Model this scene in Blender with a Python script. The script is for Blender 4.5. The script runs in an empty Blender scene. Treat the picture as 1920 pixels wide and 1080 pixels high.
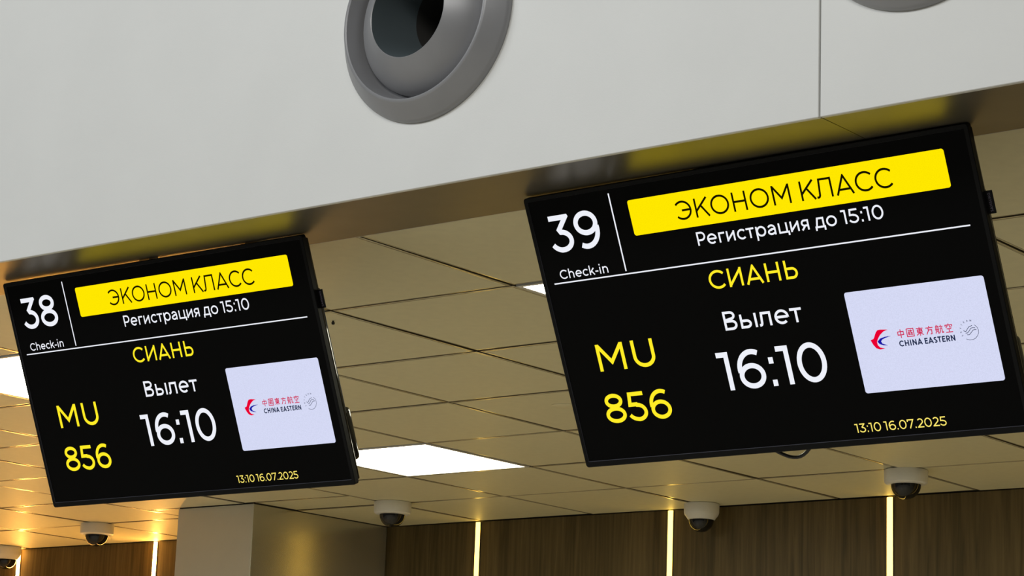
import bpy, bmesh, math, random
from mathutils import Vector, Matrix
random.seed(7)
sc = bpy.context.scene
COL = sc.collection
Z0 = 1.6                      # eye height: calibrated heights are relative to the camera

# ------------------------------------------------------------------ camera
cam = bpy.data.cameras.new('camera'); camo = bpy.data.objects.new('camera', cam); COL.objects.link(camo)
cam.sensor_width = 36.0
cam.lens = 4368.76 / 1920 * 36.0
cam.clip_start = 0.05; cam.clip_end = 100
r_ = Vector((0.78590969, 0.61728693, 0.03609431)); u_ = Vector((0.10840251, -0.19501306, 0.97479167)); d_ = Vector((-0.60876502, 0.76218551, 0.22017811))
camo.matrix_world = Matrix(((r_.x, u_.x, -d_.x, 0), (r_.y, u_.y, -d_.y, 0), (r_.z, u_.z, -d_.z, Z0), (0, 0, 0, 1)))
sc.camera = camo

# ------------------------------------------------------------------ world, hall lights, exposure
w = bpy.data.worlds.new('world'); sc.world = w; w.use_nodes = True
w.node_tree.nodes['Background'].inputs['Color'].default_value = (0.85, 0.93, 1.0, 1)
w.node_tree.nodes['Background'].inputs['Strength'].default_value = 0.06
sc.view_settings.view_transform = 'Standard'; sc.view_settings.look = 'None'
sc.view_settings.exposure = 0.0; sc.view_settings.gamma = 1.0; sc.view_settings.use_curve_mapping = False

def area(name, loc, target, sx, sy, power, color):
    l = bpy.data.lights.new(name, 'AREA'); l.shape = 'RECTANGLE'; l.size = sx; l.size_y = sy; l.energy = power; l.color = color
    o = bpy.data.objects.new(name, l); COL.objects.link(o); o.location = loc
    o.rotation_euler = (Vector(target) - Vector(loc)).to_track_quat('-Z', 'Y').to_euler()
    return o
HALL = 520
area('hall_lamp', (-7.5, -4.0, 6.6), (-4.5, 3.4, 2.2), 5.0, 2.0, HALL * 0.82, (0.93, 0.97, 1.0))
area('hall_lamp', (1.0, -4.5, 6.6), (-1.5, 3.4, 2.2), 5.0, 2.0, HALL * 0.55, (1.0, 0.98, 0.93))

# ------------------------------------------------------------------ materials
def mat(name, color, rough=0.5, metal=0.0, spec=0.5, noise=0.0, nscale=40.0, bump=0.0, bscale=300.0, stretch=(1, 1, 1), coat=0.0):
    m = bpy.data.materials.new(name); m.use_nodes = True
    nt = m.node_tree; b = nt.nodes['Principled BSDF']
    b.inputs['Roughness'].default_value = rough; b.inputs['Metallic'].default_value = metal
    b.inputs['Specular IOR Level'].default_value = spec; b.inputs['Coat Weight'].default_value = coat
    tc = nt.nodes.new('ShaderNodeTexCoord'); mp = nt.nodes.new('ShaderNodeMapping'); mp.inputs['Scale'].default_value = stretch
    nt.links.new(tc.outputs['Object'], mp.inputs['Vector'])
    nz = nt.nodes.new('ShaderNodeTexNoise'); nz.inputs['Scale'].default_value = nscale; nz.inputs['Detail'].default_value = 4
    nt.links.new(mp.outputs['Vector'], nz.inputs['Vector'])
    cr = nt.nodes.new('ShaderNodeValToRGB')
    cr.color_ramp.elements[0].position = 0.3; cr.color_ramp.elements[1].position = 0.7
    c0 = [max(0, c * (1 - noise)) for c in color]; c1 = [min(1, c * (1 + noise)) for c in color]
    cr.color_ramp.elements[0].color = (*c0, 1); cr.color_ramp.elements[1].color = (*c1, 1)
    nt.links.new(nz.outputs['Fac'], cr.inputs['Fac']); nt.links.new(cr.outputs['Color'], b.inputs['Base Color'])
    if bump > 0:
        n2 = nt.nodes.new('ShaderNodeTexNoise'); n2.inputs['Scale'].default_value = bscale; n2.inputs['Detail'].default_value = 3
        nt.links.new(mp.outputs['Vector'], n2.inputs['Vector'])
        bp = nt.nodes.new('ShaderNodeBump'); bp.inputs['Strength'].default_value = bump; bp.inputs['Distance'].default_value = 0.001
        nt.links.new(n2.outputs['Fac'], bp.inputs['Height']); nt.links.new(bp.outputs['Normal'], b.inputs['Normal'])
    return m

def emit(name, color, strength, noise=0.0, nscale=600):
    m = bpy.data.materials.new(name); m.use_nodes = True; nt = m.node_tree; nt.nodes.clear()
    e = nt.nodes.new('ShaderNodeEmission'); o = nt.nodes.new('ShaderNodeOutputMaterial')
    e.inputs['Color'].default_value = (*color, 1); e.inputs['Strength'].default_value = strength
    if noise:
        tc = nt.nodes.new('ShaderNodeTexCoord'); nz = nt.nodes.new('ShaderNodeTexNoise'); nz.inputs['Scale'].default_value = nscale
        nt.links.new(tc.outputs['Object'], nz.inputs['Vector'])
        mr = nt.nodes.new('ShaderNodeMapRange'); mr.inputs['To Min'].default_value = strength * (1 - noise); mr.inputs['To Max'].default_value = strength * (1 + noise)
        mr.inputs['From Min'].default_value = 0.3; mr.inputs['From Max'].default_value = 0.7
        nt.links.new(nz.outputs['Fac'], mr.inputs['Value']); nt.links.new(mr.outputs['Result'], e.inputs['Strength'])
    nt.links.new(e.outputs['Emission'], o.inputs['Surface'])
    return m

def wood():
    m = mat('dark_wood_laminate', (0.11, 0.075, 0.035), rough=0.5, spec=0.3)
    nt = m.node_tree; b = nt.nodes['Principled BSDF']
    tc = nt.nodes.new('ShaderNodeTexCoord'); mp = nt.nodes.new('ShaderNodeMapping'); mp.inputs['Scale'].default_value = (1, 1, 0.045)
    oi = nt.nodes.new('ShaderNodeObjectInfo'); ad = nt.nodes.new('ShaderNodeVectorMath'); ad.operation = 'ADD'
    sc3 = nt.nodes.new('ShaderNodeVectorMath'); sc3.operation = 'SCALE'; sc3.inputs['Scale'].default_value = 20
    nt.links.new(oi.outputs['Random'], sc3.inputs[0]); nt.links.new(tc.outputs['Object'], ad.inputs[0]); nt.links.new(sc3.outputs['Vector'], ad.inputs[1])
    nt.links.new(ad.outputs['Vector'], mp.inputs['Vector'])
    n1 = nt.nodes.new('ShaderNodeTexNoise'); n1.inputs['Scale'].default_value = 55; n1.inputs['Detail'].default_value = 6; n1.inputs['Distortion'].default_value = 0.6
    n2 = nt.nodes.new('ShaderNodeTexNoise'); n2.inputs['Scale'].default_value = 9; n2.inputs['Detail'].default_value = 2
    nt.links.new(mp.outputs['Vector'], n1.inputs['Vector']); nt.links.new(mp.outputs['Vector'], n2.inputs['Vector'])
    mx = nt.nodes.new('ShaderNodeMath'); mx.operation = 'MULTIPLY_ADD'; mx.inputs[1].default_value = 0.55
    m2 = nt.nodes.new('ShaderNodeMath'); m2.operation = 'MULTIPLY'; m2.inputs[1].default_value = 0.45
    nt.links.new(n2.outputs['Fac'], m2.inputs[0]); nt.links.new(n1.outputs['Fac'], mx.inputs[0]); nt.links.new(m2.outputs[0], mx.inputs[2])
    cr = nt.nodes.new('ShaderNodeValToRGB'); cr.color_ramp.elements[0].position = 0.38; cr.color_ramp.elements[1].position = 0.62
    cr.color_ramp.elements[0].color = (0.065, 0.045, 0.015, 1); cr.color_ramp.elements[1].color = (0.145, 0.103, 0.041, 1)
    nt.links.new(mx.outputs[0], cr.inputs['Fac']); nt.links.new(cr.outputs['Color'], b.inputs['Base Color'])
    return m

M = dict(
    cladding=mat('cladding_panel_paint', (0.675, 0.675, 0.65), 0.45, noise=0.015, nscale=6, bump=0.12, bscale=500, spec=0.35),
    soffit=mat('satin_metal_soffit', (0.25, 0.225, 0.175), 0.36, metal=0.85, noise=0.04, nscale=15, bump=0.04, bscale=200),
    tile_edge=mat('ceiling_tile_rolled_edge', (0.66, 0.60, 0.42), 0.2, spec=0.6, metal=0.35),
    joint=mat('dark_tile_return', (0.095, 0.075, 0.045), 0.8, spec=0.1),
    core=mat('dark_gap', (0.03, 0.028, 0.025), 0.9),
    tile=mat('ceiling_tile_paint', (0.70, 0.66, 0.45), 0.5, spec=0.4, noise=0.03, nscale=30, bump=0.15, bscale=700),
    floor=mat('floor_stone', (0.54, 0.51, 0.44), 0.35, noise=0.08, nscale=3),
    side=mat('side_wall_paint', (0.6, 0.54, 0.4), 0.7, noise=0.03, nscale=4),
    pier=mat('grey_metal_cladding', (0.62, 0.62, 0.58), 0.30, metal=0.35, noise=0.02, nscale=8, bump=0.08, bscale=400),
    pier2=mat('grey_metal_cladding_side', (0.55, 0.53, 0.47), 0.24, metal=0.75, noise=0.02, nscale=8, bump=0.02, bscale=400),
    wood=wood(),
    alu=mat('aluminium_channel', (0.5, 0.45, 0.38), 0.35, metal=0.9),
    vent=mat('grey_vent_paint', (0.29, 0.29, 0.30), 0.38, metal=0.2, noise=0.02, nscale=20),
    duct=mat('dark_duct', (0.10, 0.125, 0.135), 0.5, spec=0.3),
    white=mat('white_plastic', (0.74, 0.73, 0.69), 0.4, noise=0.02, nscale=60),
    smoke=mat('smoked_dome', (0.012, 0.011, 0.010), 0.05, spec=0.45),
    lens=mat('lens_module', (0.02, 0.02, 0.02), 0.2),
    black=mat('black_plastic', (0.003, 0.003, 0.003), 0.45, spec=0.15, noise=0.1),
    gloss=mat('gloss_black_plastic', (0.008, 0.008, 0.008), 0.07, spec=0.7, noise=0.1),
    glass=mat('display_glass', (0.0015, 0.0015, 0.0015), 0.42, spec=0.06),
    edge=mat('grey_edge_line', (0.09, 0.09, 0.11), 0.3, metal=0.5),
    rubber=mat('cable_rubber', (0.01, 0.01, 0.01), 0.5),
    steel=mat('bracket_steel', (0.05, 0.05, 0.05), 0.4, metal=0.6),
    mute=mat('dim_print', (0.10, 0.085, 0.115), 0.5),
    tx_white=emit('white_pixels', (0.86, 0.88, 0.95), 1.0),
    tx_yellow=emit('yellow_pixels', (1.0, 0.84, 0.02), 1.0),
    tx_pale=emit('pale_yellow_pixels', (1.0, 0.82, 0.16), 1.0),
    banner=emit('yellow_banner_pixels', (1.0, 0.80, 0.0), 1.0, 0.05),
    tx_black=emit('dark_pixels', (0.006, 0.005, 0.0), 1.0),
    box=emit('lavender_pixels', (0.66, 0.69, 0.90), 1.0, 0.05, 500),
    red=emit('red_pixels', (0.82, 0.0, 0.03), 1.0),
    crim=emit('crimson_pixels', (0.62, 0.02, 0.09), 1.0),
    blue=emit('blue_pixels', (0.01, 0.01, 0.38), 1.0),
    navy=emit('navy_pixels', (0.015, 0.025, 0.07), 1.0),
    panel=emit('light_panel_diffuser', (1.0, 0.97, 0.76), 13.0),
    strip=emit('warm_led', (1.0, 0.62, 0.10), 6.0),
    strip2=emit('warm_led_bright', (1.0, 0.47, 0.09), 76.0),
)

# ------------------------------------------------------------------ helpers
def obj(name, verts, faces, m, parent=None, smooth=False, loc=None):
    me = bpy.data.meshes.new(name); me.from_pydata([tuple(v) for v in verts], [], faces); me.update()
    if m: me.materials.append(m)
    if smooth:
        for p in me.polygons: p.use_smooth = True
    o = bpy.data.objects.new(name, me); COL.objects.link(o)
    if parent: o.parent = parent
    if loc: o.location = loc
    return o
def obj_bm(name, bm, m, parent=None, smooth=False, loc=None):
    me = bpy.data.meshes.new(name); bm.to_mesh(me); bm.free()
    if m: me.materials.append(m)
    if smooth:
        for p in me.polygons: p.use_smooth = True
        try: me.set_sharp_from_angle(angle=math.radians(35))
        except Exception: pass
    o = bpy.data.objects.new(name, me); COL.objects.link(o)
    if parent: o.parent = parent
    if loc: o.location = loc
    return o
def tag(o, label=None, cat=None, group=None, kind=None):
    for k, v in (('label', label), ('category', cat), ('group', group), ('kind', kind)):
        if v: o[k] = v
    return o
def empty(name, loc, label, cat, group=None):
    o = bpy.data.objects.new(name, None); COL.objects.link(o); o.location = loc; o.empty_display_size = 0.1
    return tag(o, label, cat, group)
def box_bm(bm, x0, x1, y0, y1, z0, z1):
    vs = [bm.verts.new(v) for v in ((x0, y0, z0), (x1, y0, z0), (x1, y1, z0), (x0, y1, z0), (x0, y0, z1), (x1, y0, z1), (x1, y1, z1), (x0, y1, z1))]
    for f in ((3, 2, 1, 0), (4, 5, 6, 7), (0, 1, 5, 4), (1, 2, 6, 5), (2, 3, 7, 6), (3, 0, 4, 7)): bm.faces.new([vs[i] for i in f])
def box(name, x0, x1, y0, y1, z0, z1, m, parent=None, bev=0.0, seg=1, loc=None, smooth=False):
    bm = bmesh.new(); box_bm(bm, x0, x1, y0, y1, z0, z1)
    if bev: bmesh.ops.bevel(bm, geom=bm.edges[:], offset=bev, segments=seg, affect='EDGES', profile=0.5)
    return obj_bm(name, bm, m, parent, smooth=smooth, loc=loc)
def lathe(name, prof, m, parent=None, n=64, axis='z', loc=None, smooth=True, cap0=False, cap1=False, sharp=True):
    """prof: (radius, height) pairs; axis z, or y (height measured towards -Y)"""
    bm = bmesh.new(); rings = []
    for r, h in prof:
        ring = []
        for i in range(n):
            a = 2 * math.pi * i / n; c, s = r * math.cos(a), r * math.sin(a)
            ring.append(bm.verts.new((c, s, h) if axis == 'z' else (c, -h, s)))
        rings.append(ring)
    for a, b in zip(rings, rings[1:]):
        for i in range(n):
            bm.faces.new((a[i], a[(i + 1) % n], b[(i + 1) % n], b[i]))
    if cap0: bm.faces.new(rings[0])
    if cap1: bm.faces.new(rings[-1][::-1])
    bmesh.ops.recalc_face_normals(bm, faces=bm.faces[:])
    return obj_bm(name, bm, m, parent, smooth=smooth, loc=loc)
def tube(name, pts, r, m, parent=None, n=10):
    bm = bmesh.new(); rings = []; pts = [Vector(p) for p in pts]
    for i, p in enumerate(pts):
        t = (pts[min(i + 1, len(pts) - 1)] - pts[max(i - 1, 0)]).normalized()
        a = t.cross(Vector((0, 1, 0.01))).normalized(); b = t.cross(a)
        rings.append([bm.verts.new(p + a * r * math.cos(2 * math.pi * k / n) + b * r * math.sin(2 * math.pi * k / n)) for k in range(n)])
    for a, b in zip(rings, rings[1:]):
        for i in range(n): bm.faces.new((a[i], a[(i + 1) % n], b[(i + 1) % n], b[i]))
    bm.faces.new(rings[0]); bm.faces.new(rings[-1][::-1])
    bmesh.ops.recalc_face_normals(bm, faces=bm.faces[:])
    return obj_bm(name, bm, m, parent, smooth=True)

# ------------------------------------------------------------------ calibrated layout
CEIL = Z0 + 1.2477          # ceiling underside
SOF = Z0 + 1.206            # bulkhead underside
YB, YK, YW = 3.371, 3.616, 7.902
XT, YT = -2.8331, 3.7037    # tile grid origin
XL, XR = -12.0, 2.6
SEAM = -2.021
PX0, PX1, PY0 = -7.437, -6.982, 7.04   # pier

# ------------------------------------------------------------------ floor, far structure
fl = box('floor', XL, XR + 1, -7, YW + 0.2, -0.1, 0, M['floor']); tag(fl, kind='structure')
o = box('wall_left', XL - 0.15, XL, YB, YW + 0.2, 0, CEIL + 0.2, M['side']); tag(o, kind='structure')
o = box('wall_right', XR, XR + 0.15, YB + 0.0, YW + 0.2, 0, CEIL + 0.2, M['side']); tag(o, kind='structure')

# ceiling: slab with clip-in tiles
ce = box('ceiling', XL, XR, YK, YW + 0.15, CEIL + 0.03, CEIL + 0.12, M['core']); tag(ce, kind='structure')
S = 0.6; G = 0.0045
def tile_mesh(name, w_, d_, h=0.018):
    """metal pan: flat face, softly rolled edge, dark painted return"""
    bm = bmesh.new(); E = 0.009; Hh = 0.0011; rings = []
    for k in range(6):
        an = math.pi / 2 * k / 5; ins = E * (1 - math.sin(an)); z = Hh * (1 - math.cos(an))
        rings.append((ins, z))
    rings.append((0, h))
    vr = [[bm.verts.new((sx * (w_/2 - i), sy * (d_/2 - i), z)) for sx, sy in ((-1, -1), (1, -1), (1, 1), (-1, 1))] for i, z in rings]
    flat = bm.faces.new(vr[0][::-1]); top = bm.faces.new(vr[-1]); top.material_index = 1
    for q, (lo, hi) in enumerate(zip(vr, vr[1:])):
        for i in range(4):
            f = bm.faces.new((lo[i], lo[(i + 1) % 4], hi[(i + 1) % 4], hi[i]))
            f.material_index = 1 if q >= 5 else 2
            f.smooth = q < 5
    bmesh.ops.recalc_face_normals(bm, faces=bm.faces[:])
    me = bpy.data.meshes.new(name); bm.to_mesh(me); bm.free(); me.materials.append(M['tile']); me.materials.append(M['joint']); me.materials.append(M['tile_edge']); return me
full = tile_mesh('ceiling_tile', S - 2 * G, S - 2 * G)
# (column, row) cells that hold light panels; column c spans XT + c*S .. +S, row r spans YT + r*S .. +S
LIGHTS = {}
for c in (-9, -5, -1, 3):
    for r in (1, 4):
        LIGHTS[(c, r)] = 1
for gone in ((-9, 4),): LIGHTS.pop(gone, None)
LIGHTS.pop((3, 1)); LIGHTS.pop((3, 4))
c0 = math.floor((XL - XT) / S); c1 = math.ceil((XR - XT) / S)
rr = random.Random(3)
for c in range(c0, c1):
    for r in range(0, 7):
        x0, x1 = max(XT + c * S, XL), min(XT + (c + 1) * S, XR)
        y0, y1 = YT + r * S, YT + (r + 1) * S
        if x1 - x0 < 0.05 or (c, r) in LIGHTS: continue
        # tiles cut around the pier
        pieces = [(x0, x1, y0, y1)]
        if y1 > PY0 and x1 > PX0 and x0 < PX1:
            pieces = []
            if y0 < PY0: pieces.append((x0, x1, y0, PY0))
            ys = max(y0, PY0)
            if x0 < PX0: pieces.append((x0, PX0, ys, y1))
            if x1 > PX1: pieces.append((PX1, x1, ys, y1))
        for (a0, a1, b0, b1) in pieces:
            if a1 - a0 < 0.02 or b1 - b0 < 0.02: continue
            me = full if (abs(a1 - a0 - S) < 1e-4 and abs(b1 - b0 - S) < 1e-4) else tile_mesh('ceiling_tile', a1 - a0 - 2 * G, b1 - b0 - 2 * G)
            o = bpy.data.objects.new('ceiling_tile', me); COL.objects.link(o); o.parent = ce
            o.location = ((a0 + a1) / 2, (b0 + b1) / 2, CEIL + rr.uniform(0, 0.0022))
            o.rotation_euler = (rr.uniform(-1, 1) * 0.0022, rr.uniform(-1, 1) * 0.0022, 0)
# cut row between bulkhead and the first full row
me = tile_mesh('ceiling_tile', S - 2 * G, YT - YK - 2 * G)
for c in range(c0 + 1, c1 - 1):
    o = bpy.data.objects.new('ceiling_tile', me); COL.objects.link(o); o.parent = ce
    o.location = (XT + c * S + S / 2, (YT + YK) / 2, CEIL)

# bulkhead in front
bk = box('wall_front', XL, XR, YB + 0.012, YK - 0.002, SOF + 0.006, 5.2, M['core']); tag(bk, kind='structure')
for a, b in ((XL, SEAM - 0.0015), (SEAM + 0.0015, XR)):
    box('cladding_panel', a, b, YB, YB + 0.010, SOF - 0.001, 5.2, M['cladding'], bk, bev=0.0012)
for a, b in ((XL, SEAM - 0.001), (SEAM + 0.001, XR)):
    box('soffit_panel', a, b, YB + 0.011, YK, SOF, SOF + 0.005, M['soffit'], bk, bev=0.0006)
box('back_panel', XL, XR, YK - 0.001, YK + 0.002, SOF, CEIL + 0.03, M['pier'], bk)

# pier
pr = box('wall_column', PX0 + 0.004, PX1 - 0.004, PY0 + 0.004, YW, 0, CEIL + 0.025, M['core']); tag(pr, kind='structure')
box('cladding_panel', PX0, PX1, PY0, PY0 + 0.004, 0, CEIL - 0.002, M['pier'], pr, bev=0.001)
box('cladding_panel', PX1 - 0.004, PX1, PY0 + 0.0045, YW - 0.002, 0, CEIL - 0.002, M['pier2'], pr, bev=0.001)
box('cladding_panel', PX0, PX0 + 0.004, PY0 + 0.0045, YW - 0.002, 0, CEIL - 0.002, M['pier'], pr, bev=0.001)

# back wall with wood panels between LED strips
wb = box('wall_back', XL, XR, YW + 0.012, YW + 0.15, 0, CEIL + 0.03, M['core']); tag(wb, kind='structure')
SP = 1.0205; SX0 = -9.511; strips = [SX0 + SP * i for i in range(-1, 9)]
edges = [XL] + strips + [XR]
for a, b in zip(edges, edges[1:]):
    a2, b2 = a + 0.015, b - 0.015
    if b2 - a2 < 0.1: continue
    me_o = box('wood_panel', a2, b2, YW, YW + 0.012, 0.0, CEIL - 0.002, M['wood'], wb, bev=0.001)
names_ = {0: 'warm LED strip at the far left, its top hidden behind a dome camera', 1: 'bright warm LED strip on dark wood just left of the grey pier',
          3: 'first warm LED strip right of the grey pier on the wood wall', 4: 'warm LED strip just left of the dome camera, under the big right display',
          5: 'rightmost warm LED strip in view, beside the dome camera on the right', -1: 'LED strip outside the left picture edge',
          6: 'first LED strip outside the right picture edge', 7: 'LED strip further right, second outside the right picture edge', 8: 'rightmost LED strip of all, far outside the right picture edge'}
for i, sx in enumerate(strips):
    k = i - 1
    if PX0 < sx < PX1 or not (XL < sx < XR): continue
    lab = names_.get(k, 'warm LED strip on the wood wall outside the picture')
    t = empty('light_strip', (sx, YW + 0.012, 0.0), lab, 'light strip', 'vertical light strips on the wood wall')
    bm = bmesh.new()
    box_bm(bm, -0.0145, -0.0125, -0.016, 0, 0.02, CEIL - 0.004); box_bm(bm, 0.0125, 0.0145, -0.016, 0, 0.02, CEIL - 0.004)
    box_bm(bm, -0.0125, 0.0125, -0.003, 0, 0.02, CEIL - 0.004)
    obj_bm('channel', bm, M['alu'], t)
    prof = [(-0.0122, -0.004)] + [(-0.0122 * math.cos(math.pi * j / 8), -0.014 - 0.008 * math.sin(math.pi * j / 8)) for j in range(9)] + [(0.0122, -0.004)]
    V = [(x, y, 0.021) for x, y in prof] + [(x, y, CEIL - 0.0045) for x, y in prof]; n = len(prof)
    F = [(j, j + 1, n + j + 1, n + j) for j in range(n - 1)] + [tuple(range(n))[::-1], tuple(range(n, 2 * n))]
    obj('diffuser', V, F, M['strip2'] if k <= 1 else M['strip'], t)

# ------------------------------------------------------------------ ceiling light panels
LL = {(-5, 4): 'square white ceiling light fully in view between the two displays', (-5, 1): 'square ceiling light at the left edge, behind the left display',
      (-1, 1): 'square ceiling light whose tip shows at the left edge of the right display',
      (-1, 4): 'square ceiling light completely hidden behind the right display', (-9, 1): 'square ceiling light outside the left picture edge'}
for (c, r) in LIGHTS:
    cx, cy = XT + (c + .5) * S, YT + (r + .5) * S
    t = empty('ceiling_light', (cx, cy, CEIL), LL.get((c, r), 'square ceiling light hidden behind the displays or outside the picture'), 'ceiling light', 'square light panels in the tiled ceiling')
    bm = bmesh.new(); h = S / 2 - G; i_ = h - 0.012
    for (a0, a1, b0, b1) in ((-h, h, -h, -i_), (-h, h, i_, h), (-h, -i_, -i_, i_), (i_, h, -i_, i_)): box_bm(bm, a0, a1, b0, b1, -0.001, 0.02)
    obj_bm('frame', bm, M['white'], t)
    box('diffuser', -i_, i_, -i_, i_, 0.001, 0.006, M['panel'], t)

# ------------------------------------------------------------------ stroke lettering
def stroke_mesh(V, F, pts, t, closed=False, lim=1.9):
    """flat ribbon of width t along pts with mitred joins; V,F are extended"""
    P = [Vector(p) for p in pts]; n = len(P); h = t / 2
    def nrm(a, b):
        d = (b - a); d = d / (d.length or 1); return Vector((-d.y, d.x)), d
    if closed:
        base = len(V)
        for i in range(n):
            n1, _ = nrm(P[i - 1], P[i]); n2, _ = nrm(P[i], P[(i + 1) % n]); m = n1 + n2; m = m / m.length; k = h / max(m.dot(n1), .5)
            V.append(P[i] + m * k); V.append(P[i] - m * k)
        for i in range(n):
            j = (i + 1) % n; F.append((base + 2 * i, base + 2 * i + 1, base + 2 * j + 1, base + 2 * j))
        return
    # open: sharp corners get separate quads plus a join polygon
    segs = []
    for i in range(n):
        if i == 0: n1, _ = nrm(P[0], P[1]); L = R = None; segs.append(('e', P[0] + n1 * h, P[0] - n1 * h))
        elif i == n - 1: n1, _ = nrm(P[-2], P[-1]); segs.append(('e', P[-1] + n1 * h, P[-1] - n1 * h))
        else:
            n1, d1 = nrm(P[i - 1], P[i]); n2, d2 = nrm(P[i], P[i + 1]); m = n1 + n2
            if m.length < 1e-6: m = n1.copy()
            m = m / m.length; c = m.dot(n1)
            if 1 / max(c, 1e-3) <= lim: segs.append(('m', P[i] + m * h / c, P[i] - m * h / c))
            else: segs.append(('b', i, n1, n2, d1, d2, m))
    prev = segs[0][1:3]
    for s in segs[1:]:
        if s[0] in 'em': cur = s[1:3]; nxt = cur
        else:
            _, i, n1, n2, d1, d2, m = s; p = P[i]
            cur = (p + n1 * h, p - n1 * h); nxt = (p + n2 * h, p - n2 * h)
            sg = 1 if (d1.x * d2.y - d1.y * d2.x) < 0 else -1     # outer side
            # clipped mitre
            o1, o2 = p + n1 * h * sg, p + n2 * h * sg; ext = h * 0.9
            b = len(V); V.extend([p, o1, o1 + d1 * ext, o2 - d2 * ext, o2]); F.append((b, b + 1, b + 2, b + 3, b + 4))
        b = len(V); V.extend([prev[0], prev[1], cur[1], cur[0]]); F.append((b, b + 1, b + 2, b + 3)); prev = nxt

def arc(cx, cy, rx, ry, a0, a1, n=None):
    n = n or max(6, int(abs(a1 - a0) / 9))
    return [(cx + rx * math.cos(math.radians(a0 + (a1 - a0) * i / n)), cy + ry * math.sin(math.radians(a0 + (a1 - a0) * i / n))) for i in range(n + 1)]
def oval(cx, cy, rx, ry): return ('c', arc(cx, cy, rx, ry, 0, 360, 40)[:-1])

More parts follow.
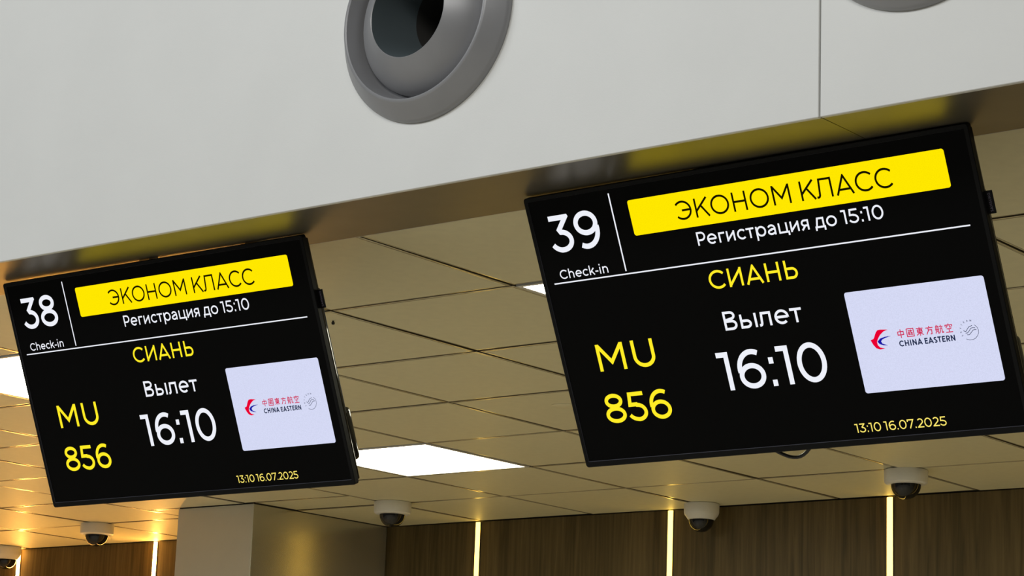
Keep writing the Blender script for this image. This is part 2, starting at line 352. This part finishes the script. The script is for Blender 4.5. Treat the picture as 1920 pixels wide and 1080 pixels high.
def glyph(ch, t):
    """strokes in cap-height units; returns (strokes, width, left bearing, right bearing)"""
    h = t / 2; X = 0.75; s = 0.13; r = 0.07; d = 0.02
    st = lambda x, y1=1.0: [(x, 0), (x, y1)]
    if ch in 'OО': w = 1.08; return [oval(w/2, .5, w/2 - h, .51 - h)], w, r, r
    if ch in 'CС': w = .93; return [arc(.53, .5, .53 - h, .51 - h, 42, 318)], w, r, .05
    if ch == 'Э': w = .90; return [arc(w - .53, .5, .53 - h, .51 - h, 138, -138), [(.33, .5), (w - h, .5)]], w, .05, r
    if ch in 'КK': w = .84; return [st(h), [(h, .33), (w - h * 1.5, 1.0)], [(.36, .60), (w - h * 1.2, 0.0)]], w, s, .01
    if ch in 'НH': w = .80; return [st(h), st(w - h), [(h, .5), (w - h, .5)]], w, s, s
    if ch in 'МM': w = 1.0; return [st(h), st(w - h), [(h * 1.1, .96), (w/2, .32), (w - h * 1.1, .96)]], w, s, s
    if ch == 'Л': w = .90; return [[(0, h), (.08, h)] + arc(.08, .22, .10, .22 - h, -90, -10, 5) + [(.24, 1 - h), (w - h, 1 - h), (w - h, 0)]], w, .0, s
    if ch in 'АA': w = 1.0; k = t * .52; return [[(k, 0), (w/2, 1 - h * .6), (w - k, 0)], [(.2, .27), (.8, .27)]], w, d, d
    if ch == 'И': w = .82; return [st(h), st(w - h), [(h, .08), (w - h, .92)]], w, s, s
    if ch == 'Ь': w = .70; return [[(h, 1), (h, h), (.40, h)] + arc(.40, .31, w - h - .40, .31 - h, -90, 90) + [(h, .62 - h)]], w, s, .06
    if ch in 'ВB': w = .72; return [[(h, 0), (h, 1 - h), (.38, 1 - h)] + arc(.38, .76, .27 - h + .02, .24 - h, 90, -90) + [(h, .52)], [(h, h), (.42, h)] + arc(.42, .27, w - h - .42, .27 - h, -90, 90) + [(h, .54 - h)]], w, s, .06
    if ch in 'РP': w = .70; return [[(h, 0), (h, 1 - h), (.36, 1 - h)] + arc(.36, .66, w - h - .36, .34 - h, 90, -90) + [(h, .32 + h)]], w, s, .05
    if ch == 'R': w = .72; return [[(h, 0), (h, 1 - h), (.36, 1 - h)] + arc(.36, .66, w - h - .36, .34 - h, 90, -90) + [(h, .32 + h)], [(.42, .34), (w - h, 0)]], w, s, .06
    if ch in 'UU': w = .80; return [[(h, 1)] + arc(w/2, .40, w/2 - h, .41 - h, 180, 360) + [(w - h, 1)]], w, s, s
    if ch == 'E': w = .62; return [[(w, 1 - h), (h, 1 - h), (h, h), (w, h)], [(h, .52), (w * .92, .52)]], w, s, .06
    if ch == 'S': w = .66; return [arc(w/2, .74, w/2 - h, .26 - h, 35, 255) + arc(w/2, .26, w/2 - h, .27 - h, 75, -145)], w, .06, .06
    if ch == 'T': w = .70; return [[(0, 1 - h), (w, 1 - h)], st(w/2)], w, .03, .03
    if ch == 'I': return [st(h)], t, s, s
    if ch == 'N': w = .80; return [st(h), st(w - h), [(h, .92), (w - h, .08)]], w, s, s
    if ch == 'G': w = .93; return [arc(.53, .5, .53 - h, .51 - h, 42, 318) + [(w - h, .22), (w - h, .5), (.58, .5)]], w, r, r
    if ch == 'Y': w = .8; return [[(0, 1), (w/2, .4), (w, 1)], st(w/2, .42)], w, .01, .01
    # lower case
    xh = X
    if ch == 'o' or ch == 'о': w = .80; return [oval(w/2, xh/2, w/2 - h, xh/2 + .01 - h)], w, .06, .06
    if ch in 'cс': w = .68; return [arc(.39, xh/2, .39 - h, xh/2 + .01 - h, 45, 315)], w, .06, .03
    if ch in 'eе': w = .78; return [[(h, xh/2)] + [(w - h, xh/2 + .0)] + arc(.39, xh/2, .39 - h, xh/2 + .01 - h, 0, 312)], w, .06, .05
    if ch == 'р': w = .80; return [[(h, -.27), (h, xh)], oval(w/2 + .02, xh/2, w/2 - .02 - h, xh/2 + .01 - h)], w, .11, .06
    if ch == 'г': w = .50; return [[(h, 0), (h, xh - h), (w, xh - h)]], w, .11, .02
    if ch == 'и': w = .68; return [[(h, 0), (h, xh)], [(w - h, 0), (w - h, xh)], [(h, .09), (w - h, xh - .09)]], w, .11, .11
    if ch == 'т': w = .62; return [[(0, xh - h), (w, xh - h)], [(w/2, 0), (w/2, xh)]], w, .03, .03
    if ch in 'a' or ch == 'а': w = .64; return [arc(w/2, .46, w/2 - h, xh - .46 - h + .01, 155, 0) + [(w - h, 0)], [(w - h, .42), (.32, .42)] + arc(.30, .215, .30 - h, .22 - h, 90, 270) + [(.34, h), (w - h, .15)]], w, .06, .10
    if ch == 'ц': w = .76; return [[(h, xh), (h, h), (w, h), (w, -.18)], [(w - .12, xh), (w - .12, h)]], w, .11, .05
    if ch == 'я': w = .62; return [[(w - h, 0), (w - h, xh - h), (.30, xh - h)] + arc(.30, .50, .27 - h, xh - .5 - h, 90, 270) + [(w - h, .25 + h)], [(.30, .27), (h, 0)]], w, .03, .11
    if ch == 'д': w = .80; return [[(.12, h), (.24, xh - h), (w - .14, xh - h), (w - .14, h)], [(h, -.18), (h, h), (w - h, h), (w - h, -.18)]], w, .03, .03
    if ch == 'ы': w = .92; return [[(h, xh), (h, h), (.34, h)] + arc(.34, .235, .28 - h, .235 - h, -90, 90) + [(h, .47 - h)], [(w - h, 0), (w - h, xh)]], w, .11, .11
    if ch == 'л': w = .68; return [[(0, h), (.06, h)] + arc(.06, .2, .08, .2 - h, -90, -10, 4) + [(.17, xh - h), (w - h, xh - h), (w - h, 0)]], w, .0, .11
    if ch == 'h': w = .66; return [[(h, 0), (h, 1.06)], arc(w/2, .42, w/2 - h, xh - .42 - h + .01, 180, 0) + [(w - h, 0)]], w, .11, .11
    if ch == 'n': w = .66; return [[(h, 0), (h, xh)], arc(w/2, .42, w/2 - h, xh - .42 - h + .01, 180, 0) + [(w - h, 0)]], w, .11, .11
    if ch == 'k': w = .66; return [[(h, 0), (h, 1.06)], [(h, .22), (w - h * 1.4, xh)], [(.28, .42), (w - h, 0)]], w, .11, .0
    if ch == 'i': return [[(h, 0), (h, xh)], [(h, .92), (h, .92 + t * 1.15)]], t, .11, .11
    if ch == '-': w = .36; return [[(0, .34), (w, .34)]], w, .06, .06
    # digits
    if ch == '0': w = .84; return [oval(w/2, .5, w/2 - h, .51 - h)], w, .06, .06
    if ch == '1': w = .36; return [[(0, 1 - h), (w - h, 1 - h), (w - h, 0)]], w, .01, .14
    if ch == '2': w = .74; return [arc(.36, .68, .34 - h, .33 - h, 150, -35) + [(.08, h), (w, h)]], w, .05, .04
    if ch == '3': w = .74; return [[(.05, 1 - h), (w - .12, 1 - h), (.33, .60)] + arc(.36, .30, w - h - .36, .30 - h * .9, 88, -90) + arc(.36, .36, .36, .37 - h, -90, -152, 6)[1:]], w, .03, .06
    if ch == '5': w = .74; return [[(w - .06, 1 - h), (.15, 1 - h), (.11, .59 - h * .3), (.36, .59 - h * .3)] + arc(.36, .30, w - h - .36, .29 - h * .6, 88, -90) + arc(.36, .36, .36, .37 - h, -90, -152, 6)[1:]], w, .04, .06
    if ch == '6': w = .80; return [oval(w/2 + .01, .32, w/2 - .01 - h, .33 - h), arc(.48, .5, .48 - h, .51 - h, 62, 190)], w, .07, .05
    if ch == '9': w = .80; return [oval(w/2 - .01, .68, w/2 - .01 - h, .33 - h), arc(w - .48, .5, .48 - h, .51 - h, 10, -118)], w, .05, .07
    if ch == '7': w = .76; return [[(h, .74), (h, 1 - h), (w - h * .8, 1 - h), (.26, 0)]], w, .05, .02
    if ch == '8': w = .80; return [oval(w/2, .755, w/2 - .05 - h, .255 - h), oval(w/2, .275, w/2 - h, .285 - h)], w, .06, .06
    if ch == ':': return [[(t * .6, 0), (t * .6, t * 1.2)], [(t * .6, .58), (t * .6, .58 + t * 1.2)]], t * 1.2, .10, .10
    if ch == '.': return [[(t * .6, 0), (t * .6, t * 1.2)]], t * 1.2, .08, .08
    if ch == ' ': return [], .30, 0, 0
    raise ValueError(ch)
CJK = {
 '中': [[(15, 30), (85, 30), (85, 66), (15, 66), (15, 30)], [(50, 4), (50, 100)]],
 '國': [[(8, 8), (92, 8), (92, 94), (8, 94), (8, 8)], [(22, 30), (80, 30)], [(26, 44), (46, 44), (46, 60), (26, 60), (26, 44)], [(22, 74), (52, 72)], [(58, 17), (62, 56), (80, 80)], [(78, 46), (58, 80)]],
 '東': [[(8, 18), (92, 18)], [(22, 32), (78, 32), (78, 62), (22, 62), (22, 32)], [(22, 47), (78, 47)], [(50, 3), (50, 100)], [(48, 64), (8, 92)], [(52, 64), (92, 92)]],
 '方': [[(48, 2), (52, 18)], [(6, 23), (94, 23)], [(38, 24), (35, 56), (10, 95)], [(36, 46), (78, 46), (74, 90), (56, 94)]],
 '航': [[(27, 2), (20, 15)], [(12, 16), (12, 70), (4, 95)], [(12, 16), (40, 16), (40, 94), (32, 94)], [(2, 54), (48, 51)], [(26, 26), (26, 42)], [(26, 62), (26, 80)], [(72, 3), (72, 17)], [(52, 22), (98, 22)], [(63, 40), (62, 70), (50, 96)], [(63, 40), (84, 40), (84, 90), (97, 90), (97, 76)]],
 '空': [[(50, 0), (50, 13)], [(10, 32), (10, 16), (90, 16), (90, 32)], [(38, 22), (14, 46)], [(60, 22), (62, 40), (86, 42)], [(22, 58), (78, 58)], [(50, 58), (50, 92)], [(8, 94), (92, 94)]],
}
def text_geo(s, u0, u1, vtop, vbase, t, word=None):
    """lettering laid out between u0..u1 (mm), cap top vtop, baseline vbase, stroke t in cap heights"""
    H = vbase - vtop; x = 0; strokes = []; first = True; wd = 0
    for ch in s:
        g, w_, lb, rb = glyph(ch, t)
        if not first: x += lb
        first = False
        wd += ch == ' '
        for st in g:
            if word is not None and wd != word: continue
            cl = isinstance(st, tuple); pts = st[1] if cl else st
            strokes.append((cl, [(px + x, py) for px, py in pts]))
        x += w_; last = rb; x += rb
    x -= last
    kx = (u1 - u0) / (x * H)
    V, F = [], []
    for cl, pts in strokes:
        # stretch sideways in place, stroke keeps its weight
        stroke_mesh(V, F, [(u0 + px * H * kx, -(vbase - py * H)) for px, py in pts], t * H, cl)
    return V, F

# ------------------------------------------------------------------ the two displays
W_, H_ = 967.0, 553.0
def display(loc, tilt, yaw, roll, number, label, cable, size):
    ux = Vector((math.cos(yaw), math.sin(yaw), 0)); uy = Vector((-math.sin(yaw), math.cos(yaw), 0)); ez = Vector((0, 0, 1))
    dn = uy * math.sin(tilt) - ez * math.cos(tilt)
    a = ux * math.cos(roll) + dn * math.sin(roll); b = dn * math.cos(roll) - ux * math.sin(roll)
    up = -b; nb = up.cross(a)
    org = Vector(loc) + (a * W_ / 2000 + b * H_ / 1000) * size
    t = empty('information_display', (0, 0, 0), label, 'display', 'check-in displays under the bulkhead')
    Mx = Matrix(((a.x * size, nb.x * size, up.x * size, org.x), (a.y * size, nb.y * size, up.y * size, org.y), (a.z * size, nb.z * size, up.z * size, org.z), (0, 0, 0, 1))); t.matrix_world = Mx
    inv = Mx.inverted()
    def L(u, v, y=0.0): return ((u - W_ / 2) / 1000, y, (H_ - v) / 1000)
    def bx(name, u0, u1, v0, v1, y0, y1, m, bev=0, seg=1, par=t, smooth=False):
        x0, _, z1 = L(u0, v0); x1, _, z0 = L(u1, v1)
        return box(name, x0, x1, y0, y1, z0, z1, m, par, bev, seg, smooth=smooth)
    # bezel: four mitred bars as one frame with rounded outer corners
    bw, bb = 9, 12; bm = bmesh.new()
    def ringpts(i, j, k, l, rad, y):
        out = []
        for cx, cy, a0 in ((W_ - j - rad, k + rad, 0), (i + rad, k + rad, 90), (i + rad, H_ - l - rad, 180), (W_ - j - rad, H_ - l - rad, 270)):
            for q in range(5):
                an = math.radians(a0 + 90 * q / 4); out.append(L(cx + rad * math.cos(an), cy - rad * math.sin(an), y))
        return out
    rings = [ringpts(0, 0, 0, 0, 6, 0.012), ringpts(0, 0, 0, 0, 6, 0.0012), ringpts(1.2, 1.2, 1.2, 1.2, 5, 0.0), ringpts(bw - .6, bw - .6, bw - .6, bb - .6, 1.0, 0.0)]
    R_ = [[bm.verts.new(p) for p in rg] for rg in rings]
    for A, B in zip(R_, R_[1:]):
        for i in range(20): bm.faces.new((A[i], A[(i + 1) % 20], B[(i + 1) % 20], B[i]))
    bm.faces.new(R_[0])
    bmesh.ops.recalc_face_normals(bm, faces=bm.faces[:])
    bez = obj_bm('bezel', bm, M['black'], t)
    # inner chamfer that catches a thin line of light
    bm = bmesh.new()
    rings = [ringpts(bw - .6, bw - .6, bw - .6, bb - .6, 1.0, 0.0), ringpts(bw, bw, bw, bb + .4, .8, 0.0022)]
    R_ = [[bm.verts.new(p) for p in rg] for rg in rings]
    for i in range(20): bm.faces.new((R_[0][i], R_[0][(i + 1) % 20], R_[1][(i + 1) % 20], R_[1][i]))
    obj_bm('inner_edge', bm, M['edge'], bez)
    glass = bx('screen', bw - .4, W_ - bw + .4, bw - .4, H_ - bb + .2, 0.0018, 0.006, M['glass'])
    bx('rear_housing', 3, W_ - 2, 8, 545, 0.0125, 0.0225, M['gloss'], bev=0.004, seg=4, smooth=True)
    bx('rear_hump', 5, W_ - 4, 386, 505, 0.018, 0.044, M['gloss'], bev=0.010, seg=6, smooth=True)
    bx('rear_cover', 5, W_ - 3, 120, 400, 0.018, 0.027, M['black'], bev=0.004, seg=3, smooth=True)
    bx('electronics_cover', 180, W_ - 180, 190, 505, 0.039, 0.062, M['black'], bev=0.006, seg=2)
    # screen content, each line its own piece lying on the screen
    yq = 0.00155
    def put(name, V, F, m, y=yq, lab=None):
        VV = [((p[0] - W_ / 2) / 1000, y, (H_ + p[1]) / 1000) for p in V]
        F2 = []
        for f in F:                                    # face the viewer (-Y)
            ar = 0
            for i in range(len(f)):
                p, q = VV[f[i]], VV[f[(i + 1) % len(f)]]; ar += p[0] * q[2] - q[0] * p[2]
            F2.append(f if ar > 0 else f[::-1])
        o = obj(name, VV, F2, m, glass)
        if lab: o['label'] = lab
        return o
    def txt(name, s, u0, u1, vt, vb, th, m, y=yq, lab=None):
        V, F = text_geo(s, u0, u1, vt, vb, th); return put(name, V, F, m, y, lab)
    def rrect(u0, u1, v0, v1, r):
        P = []
        for cx, cy, a0 in ((u1 - r, v0 + r, 0), (u0 + r, v0 + r, 90), (u0 + r, v1 - r, 180), (u1 - r, v1 - r, 270)):
            for q in range(7):
                an = math.radians(a0 + 90 * q / 6); P.append((cx + r * math.cos(an), -(cy - r * math.sin(an))))
        return P, [tuple(range(len(P)))]
    txt('counter_number', number, 44, 163, 42.5, 116.5, .14, M['tx_white'], lab='white counter number ' + number)
    txt('check_in_lettering', 'Check-in', 45, 161, 151, 169, .14, M['tx_white'], lab='small white Check-in lettering')
    for nm, (u0, u1, v0, v1) in (('divider_line', (200, 203, 17, 171)), ('divider_line', (27, 932, 175.4, 178))):
        put(nm, [(u0, -v0), (u1, -v0), (u1, -v1), (u0, -v1)], [(0, 1, 2, 3)], M['tx_white'])
    V, F = rrect(240, 912, 36.5, 106, 5); put('class_banner', V, F, M['banner'], lab='bright yellow banner')
    for wi in (0, 1):
        V, F = text_geo('ЭКОНОМ КЛАСС', 345, 804, 53.5, 90, .112, wi)
        put('class_lettering', V, F, M['tx_black'], 0.0013, 'thin black word on the yellow banner')
    txt('registration_lettering', 'Регистрация до 15:10', 376, 772, 117, 143, .135, M['tx_white'])
    txt('destination_lettering', 'СИАНЬ', 381, 574, 193.5, 229, .135, M['tx_yellow'], lab='yellow destination lettering')
    txt('departure_lettering', 'Вылет', 393, 563, 274, 310.5, .135, M['tx_white'])
    txt('departure_time', '16:10', 358, 592, 351, 426, .135, M['tx_white'], lab='large white departure time')
    txt('flight_code', 'MU', 87, 224, 307.5, 362, .142, M['tx_yellow'], lab='yellow airline code')
    txt('flight_number', '856', 77, 233, 409, 467.5, .138, M['tx_yellow'], lab='yellow flight number')
    txt('clock_lettering', '13:10 16.07.2025', 620, 806, 512, 529, .125, M['tx_pale'], lab='small pale yellow clock and date')
    V, F = rrect(658, 936, 267, 457, 5); put('logo_box', V, F, M['box'], lab='pale lavender rectangle holding the airline logo')
    ly = 0.0013
    red = [(691.4, 359.7), (697.8, 357.6), (700, 354.6), (701.9, 351.3), (705, 346.3), (708.9, 342.6), (714.2, 342.0), (730.0, 343.4), (720.5, 346.2), (712.6, 351.7), (706.5, 358.5), (703.6, 364.3), (703.8, 369.8), (707.7, 374.9), (717.4, 377.5), (706.9, 378.5), (699.5, 375.4), (694.6, 368.2)]
    blue = [(704.6, 363.5), (711.0, 358.3), (721.1, 356.0), (734.4, 355.7), (722.1, 358.1), (714.8, 360.7), (711.9, 363.8), (713.8, 368.1), (724.5, 372.5), (715.2, 371.3), (707.8, 368.4)]
    for nm, P, m in (('logo_red_wing', red, M['red']), ('logo_blue_wing', blue, M['blue'])):
        put(nm, [(x, -y) for x, y in P], [tuple(range(len(P)))], m, ly)
    V, F = [], []; cw = 16.2; step = (858 - 746 - cw) / 5
    for i, ch in enumerate('中國東方航空'):
        for st in CJK[ch]:
            stroke_mesh(V, F, [(746 + i * step + x / 100 * cw, -(345 + y / 100 * 16.5)) for x, y in st], 1.75)
    put('airline_lettering', V, F, M['crim'], ly, 'crimson Chinese airline lettering')
    txt('airline_lettering', 'CHINA EASTERN', 747, 858, 366.3, 377.2, .205, M['navy'], ly, 'dark navy Latin airline lettering')
    # round alliance mark
    V, F = [], []
    stroke_mesh(V, F, [(x, -y) for x, y in ((899.5, 352.6), (903.6, 356.8), (905.3, 362), (904.6, 367.5), (901.6, 372.6), (897, 376.6), (891.5, 378.7), (885.2, 379), (878.8, 376.4))], 0.85)
    stroke_mesh(V, F, [(x, -y) for x, y in ((876.7, 360.8), (879.5, 362.8), (881.8, 362.4), (885, 358.5), (889.0, 354.8), (895.2, 353.4))], 1.0)
    stroke_mesh(V, F, [(x, -y) for x, y in ((879.8, 365.8), (883.6, 365.8), (887.5, 362.5), (891.2, 358.4), (895, 357.2), (900.1, 358))], 1.0)
    stroke_mesh(V, F, [(x, -y) for x, y in ((882.0, 369.2), (886.5, 369.4), (890.5, 366), (894.7, 362.1), (898, 361), (901.8, 361.2))], 1.0)
    cxr, cyr, rr_ = 889.5, 362.0, 18.2
    for i, ch in enumerate('SKYTEAM'):
        an = math.radians(205 - i * 21.5); gx, gy = cxr + rr_ * math.cos(an), -cyr + rr_ * math.sin(an); ro = an - math.pi / 2
        g, gw, _, _ = glyph(ch, .18)
        for st in g:
            cl = isinstance(st, tuple); pts = st[1] if cl else st; out = []
            for x, y in pts:
                px, py = (x - gw / 2) * 3.3, (y - .5) * 3.3
                out.append((gx + px * math.cos(ro) - py * math.sin(ro), gy + px * math.sin(ro) + py * math.cos(ro)))
            stroke_mesh(V, F, out, .55, cl)
    put('alliance_mark', V, F, M['navy'], ly, 'small dark round alliance mark')
    # maker tab on the right side
    tb = bx('maker_tab', W_ - 4, W_ + 12.5, 123, 164, 0.0125, 0.0155, M['black'], bev=0.0006)
    V, F = text_geo('SAMSUNG', 0, 33, 0, 5, .16)
    VV = []
    for p in V:
        x, y = p[0], p[1] + 5                              # x along word, y up in letter
        u, v = W_ + 3.5 + (5 - y), 160 - x                 # rotated to read upwards
        VV.append(L(u, v, 0.0123))
    obj('maker_lettering', VV, F, M['mute'], tb)
    # drop arms from the ceiling behind the bulkhead, hidden by the panel itself
    for uu in (320, 647):
        bm = bmesh.new()
        p = Mx @ Vector(L(uu, 330, 0.066)); yb = YK + 0.075
        box_bm(bm, p.x - .015, p.x + .015, yb - .015, yb + .015, p.z - .03, CEIL)
        box_bm(bm, p.x - .015, p.x + .015, min(p.y - .004, yb), max(p.y - .004, yb), p.z - .015, p.z + .015)
        for vtx in bm.verts: vtx.co = inv @ vtx.co
        obj_bm('mounting_arm', bm, M['steel'], t)
        bx('mounting_plate', uu - 30, uu + 30, 250, 410, 0.0615, 0.066, M['steel'])
    if cable:
        pts = []
        for i in range(17):
            k = i / 16; u = 386 + 134 * k; v = 533 + 43 * math.sin(math.pi * k ** 1.15)
            pts.append(L(u, v, 0.03 + 0.01 * math.sin(math.pi * k)))
        tube('power_cable', pts, 0.0035, M['rubber'], t)
    return t
k_ = 1.199 / 1.1812
display((-2.7574 * k_, 3.4756 * k_, Z0 + 1.199), .4362, .0017, -.0043, '39', 'larger, nearer black check-in display on the right showing counter 39', True, k_)
k_ = 1.199 / 1.1903
display((-4.3429 * k_, 3.4878 * k_, Z0 + 1.199), .3972, .0122, -.0019, '38', 'smaller black check-in display on the left showing counter 38', False, k_)

# ------------------------------------------------------------------ jet nozzle vents on the bulkhead
def vent(x, z, label):
    t = empty('air_vent', (x, YB, z), label, 'air vent', 'round grey jet vents on the bulkhead')
    lathe('flange', [(.2185, 0.0), (.2185, .004), (.217, .009), (.213, .013), (.188, .043), (.185, .0452), (.182, .0458), (.1795, .0445), (.176, .030), (.172, .010), (.168, -.006), (.150, -.030)], M['vent'], t, n=96, axis='y')
    # swivelling nozzle: loft from a base circle to a smaller mouth set lower and forward
    n = 96; bm = bmesh.new(); rings = []
    b0 = Vector((-0.006, 0.002, 0.003)); rb = .163
    m0 = Vector((-0.001, -0.063, -0.003)); rm = .0968
    steps = 14
    for k in range(steps + 1):
        f = k / steps; an = f * math.pi / 2
        rad = rb + (rm - rb) * (f ** 1.12)
        c = b0.lerp(m0, f ** 0.72)
        rings.append([bm.verts.new((c.x + rad * math.cos(2 * math.pi * i / n), c.y, c.z + rad * math.sin(2 * math.pi * i / n))) for i in range(n)])
    back = [bm.verts.new((b0.x + (rb + .001) * math.cos(2 * math.pi * i / n), b0.y + .05, b0.z * .8 + (rb + .001) * math.sin(2 * math.pi * i / n))) for i in range(n)]
    rings = [back] + rings
    rings.append([bm.verts.new((m0.x + (rm - .0018) * math.cos(2 * math.pi * i / n), m0.y + .0012, m0.z + (rm - .0018) * math.sin(2 * math.pi * i / n))) for i in range(n)])
    for A, B in zip(rings, rings[1:]):
        for i in range(n): bm.faces.new((A[i], A[(i + 1) % n], B[(i + 1) % n], B[i]))
    obj_bm('nozzle', bm, M['vent'], t, smooth=True)
    bm = bmesh.new(); rings = []
    for dy, ra in ((0.0012, rm - .0018), (.03, rm - .004), (.075, rm - .006), (.12, rm - .012), (.2, rm - .012)):
        rings.append([bm.verts.new((m0.x + dy * .05 + ra * math.cos(2 * math.pi * i / 64), m0.y + dy, m0.z + dy * .2 + ra * math.sin(2 * math.pi * i / 64))) for i in range(64)])
    for A, B in zip(rings, rings[1:]):
        for i in range(64): bm.faces.new((A[i], A[(i + 1) % 64], B[(i + 1) % 64], B[i]))
    cap = bm.faces.new(rings[-1])
    for f in bm.faces:
        if f is cap or min(v.co.y for v in f.verts) > m0.y + .11: f.material_index = 1  # deep end and cap take a near-black colour, painting in the duct's shade
    du = obj_bm('duct', bm, M['duct'], t, smooth=True); du.data.materials.append(M['core'])
vent(-2.936, Z0 + 1.559, 'large round grey jet vent on the pale bulkhead, above and between the displays')
vent(-1.829, Z0 + 1.585, 'round grey jet vent at the top right edge, only its lower rim in view')
# openings in the bulkhead for the vents
for px, pz in ((-2.936, Z0 + 1.559), (-1.829, Z0 + 1.585)):
    bm = bmesh.new(); n = 64
    rings = [[bm.verts.new((px + .172 * math.cos(2 * math.pi * i / n), y, pz + .172 * math.sin(2 * math.pi * i / n))) for i in range(n)] for y in (YB - .05, YB + .20)]
    for i in range(n): bm.faces.new((rings[0][i], rings[0][(i + 1) % n], rings[1][(i + 1) % n], rings[1][i]))
    bm.faces.new(rings[0][::-1]); bm.faces.new(rings[1]); bmesh.ops.recalc_face_normals(bm, faces=bm.faces[:])
    me = bpy.data.meshes.new('cutter'); bm.to_mesh(me); bm.free(); cut = bpy.data.objects.new('cutter', me); COL.objects.link(cut)
    for tgt in [bk] + [c for c in bk.children if c.name.startswith('cladding_panel')]:
        md = tgt.modifiers.new('opening', 'BOOLEAN'); md.operation = 'DIFFERENCE'; md.object = cut; md.solver = 'EXACT'
        bpy.context.view_layer.update()
        dg = bpy.context.evaluated_depsgraph_get(); new = bpy.data.meshes.new_from_object(tgt.evaluated_get(dg))
        tgt.modifiers.clear(); tgt.data = new
    bpy.data.objects.remove(cut)

# ------------------------------------------------------------------ dome cameras
def dome(x, y, label, kind=0, rot=0):
    t = empty('dome_camera', (x, y, CEIL), label, 'security camera', 'white dome cameras on the ceiling')
    t.rotation_euler = (0, 0, rot)
    if kind == 0: prof = [(.066, 0), (.077, 0), (.0785, -.003), (.0775, -.037), (.076, -.045), (.071, -.0495), (.060, -.0515), (.052, -.0515)]; zb, rd = -.0505, .0535
    else: prof = [(.064, 0), (.0705, 0), (.072, -.003), (.071, -.036), (.068, -.045), (.058, -.058), (.055, -.063), (.050, -.065)]; zb, rd = -.064, .0505
    lathe('housing', prof, M['white'], t, n=56, cap0=True, cap1=True)
    lathe('base_ring', [(.060, .0005), (.0765 if kind == 0 else .0705, .0005), (.0765 if kind == 0 else .0705, -.0012), (.060, -.0012)], M['core'], t, n=48)
    lathe('dome', [(rd * math.cos(math.radians(a)), zb - rd * 1.0 * math.sin(math.radians(a))) for a in range(0, 88, 8)] + [(.0006, zb - rd)], M['smoke'], t, n=48, cap1=True)
dome(-8.247, 7.298, 'dome camera under the left display, beside the bright LED strip')
dome(-9.49, 7.80, 'dome camera at the far left corner above an LED strip', 1)
dome(-6.392, 7.262, 'dome camera right of the grey pier, below the square ceiling light')
dome(-5.215, 7.806, 'taller tapered dome camera hard against the wood wall, under the right display', 1)
dome(-4.030, 7.337, 'widest dome camera, at the right below the display for counter 39')

# round sprinkler cover, and a steel dot for a small hole, in the tiles
t = lathe('sprinkler_cover', [(.0435, .003), (.0435, -.001), (.041, -.0025), (.001, -.003)], M['tile'], None, n=40, loc=(-4.333, 5.713, CEIL), cap1=True)
tag(t, 'small flat round beige sprinkler cover flush in the ceiling, left of the right display', 'sprinkler cover')
t = lathe('ceiling_hole', [(.003, .003), (.003, -.003), (.005, -.004), (.004, -.009), (.001, -.010)], M['steel'], None, n=16, loc=(-4.110, 4.398, CEIL), cap1=True)
tag(t, 'tiny dark hole in the ceiling just right of the left display', 'hole')
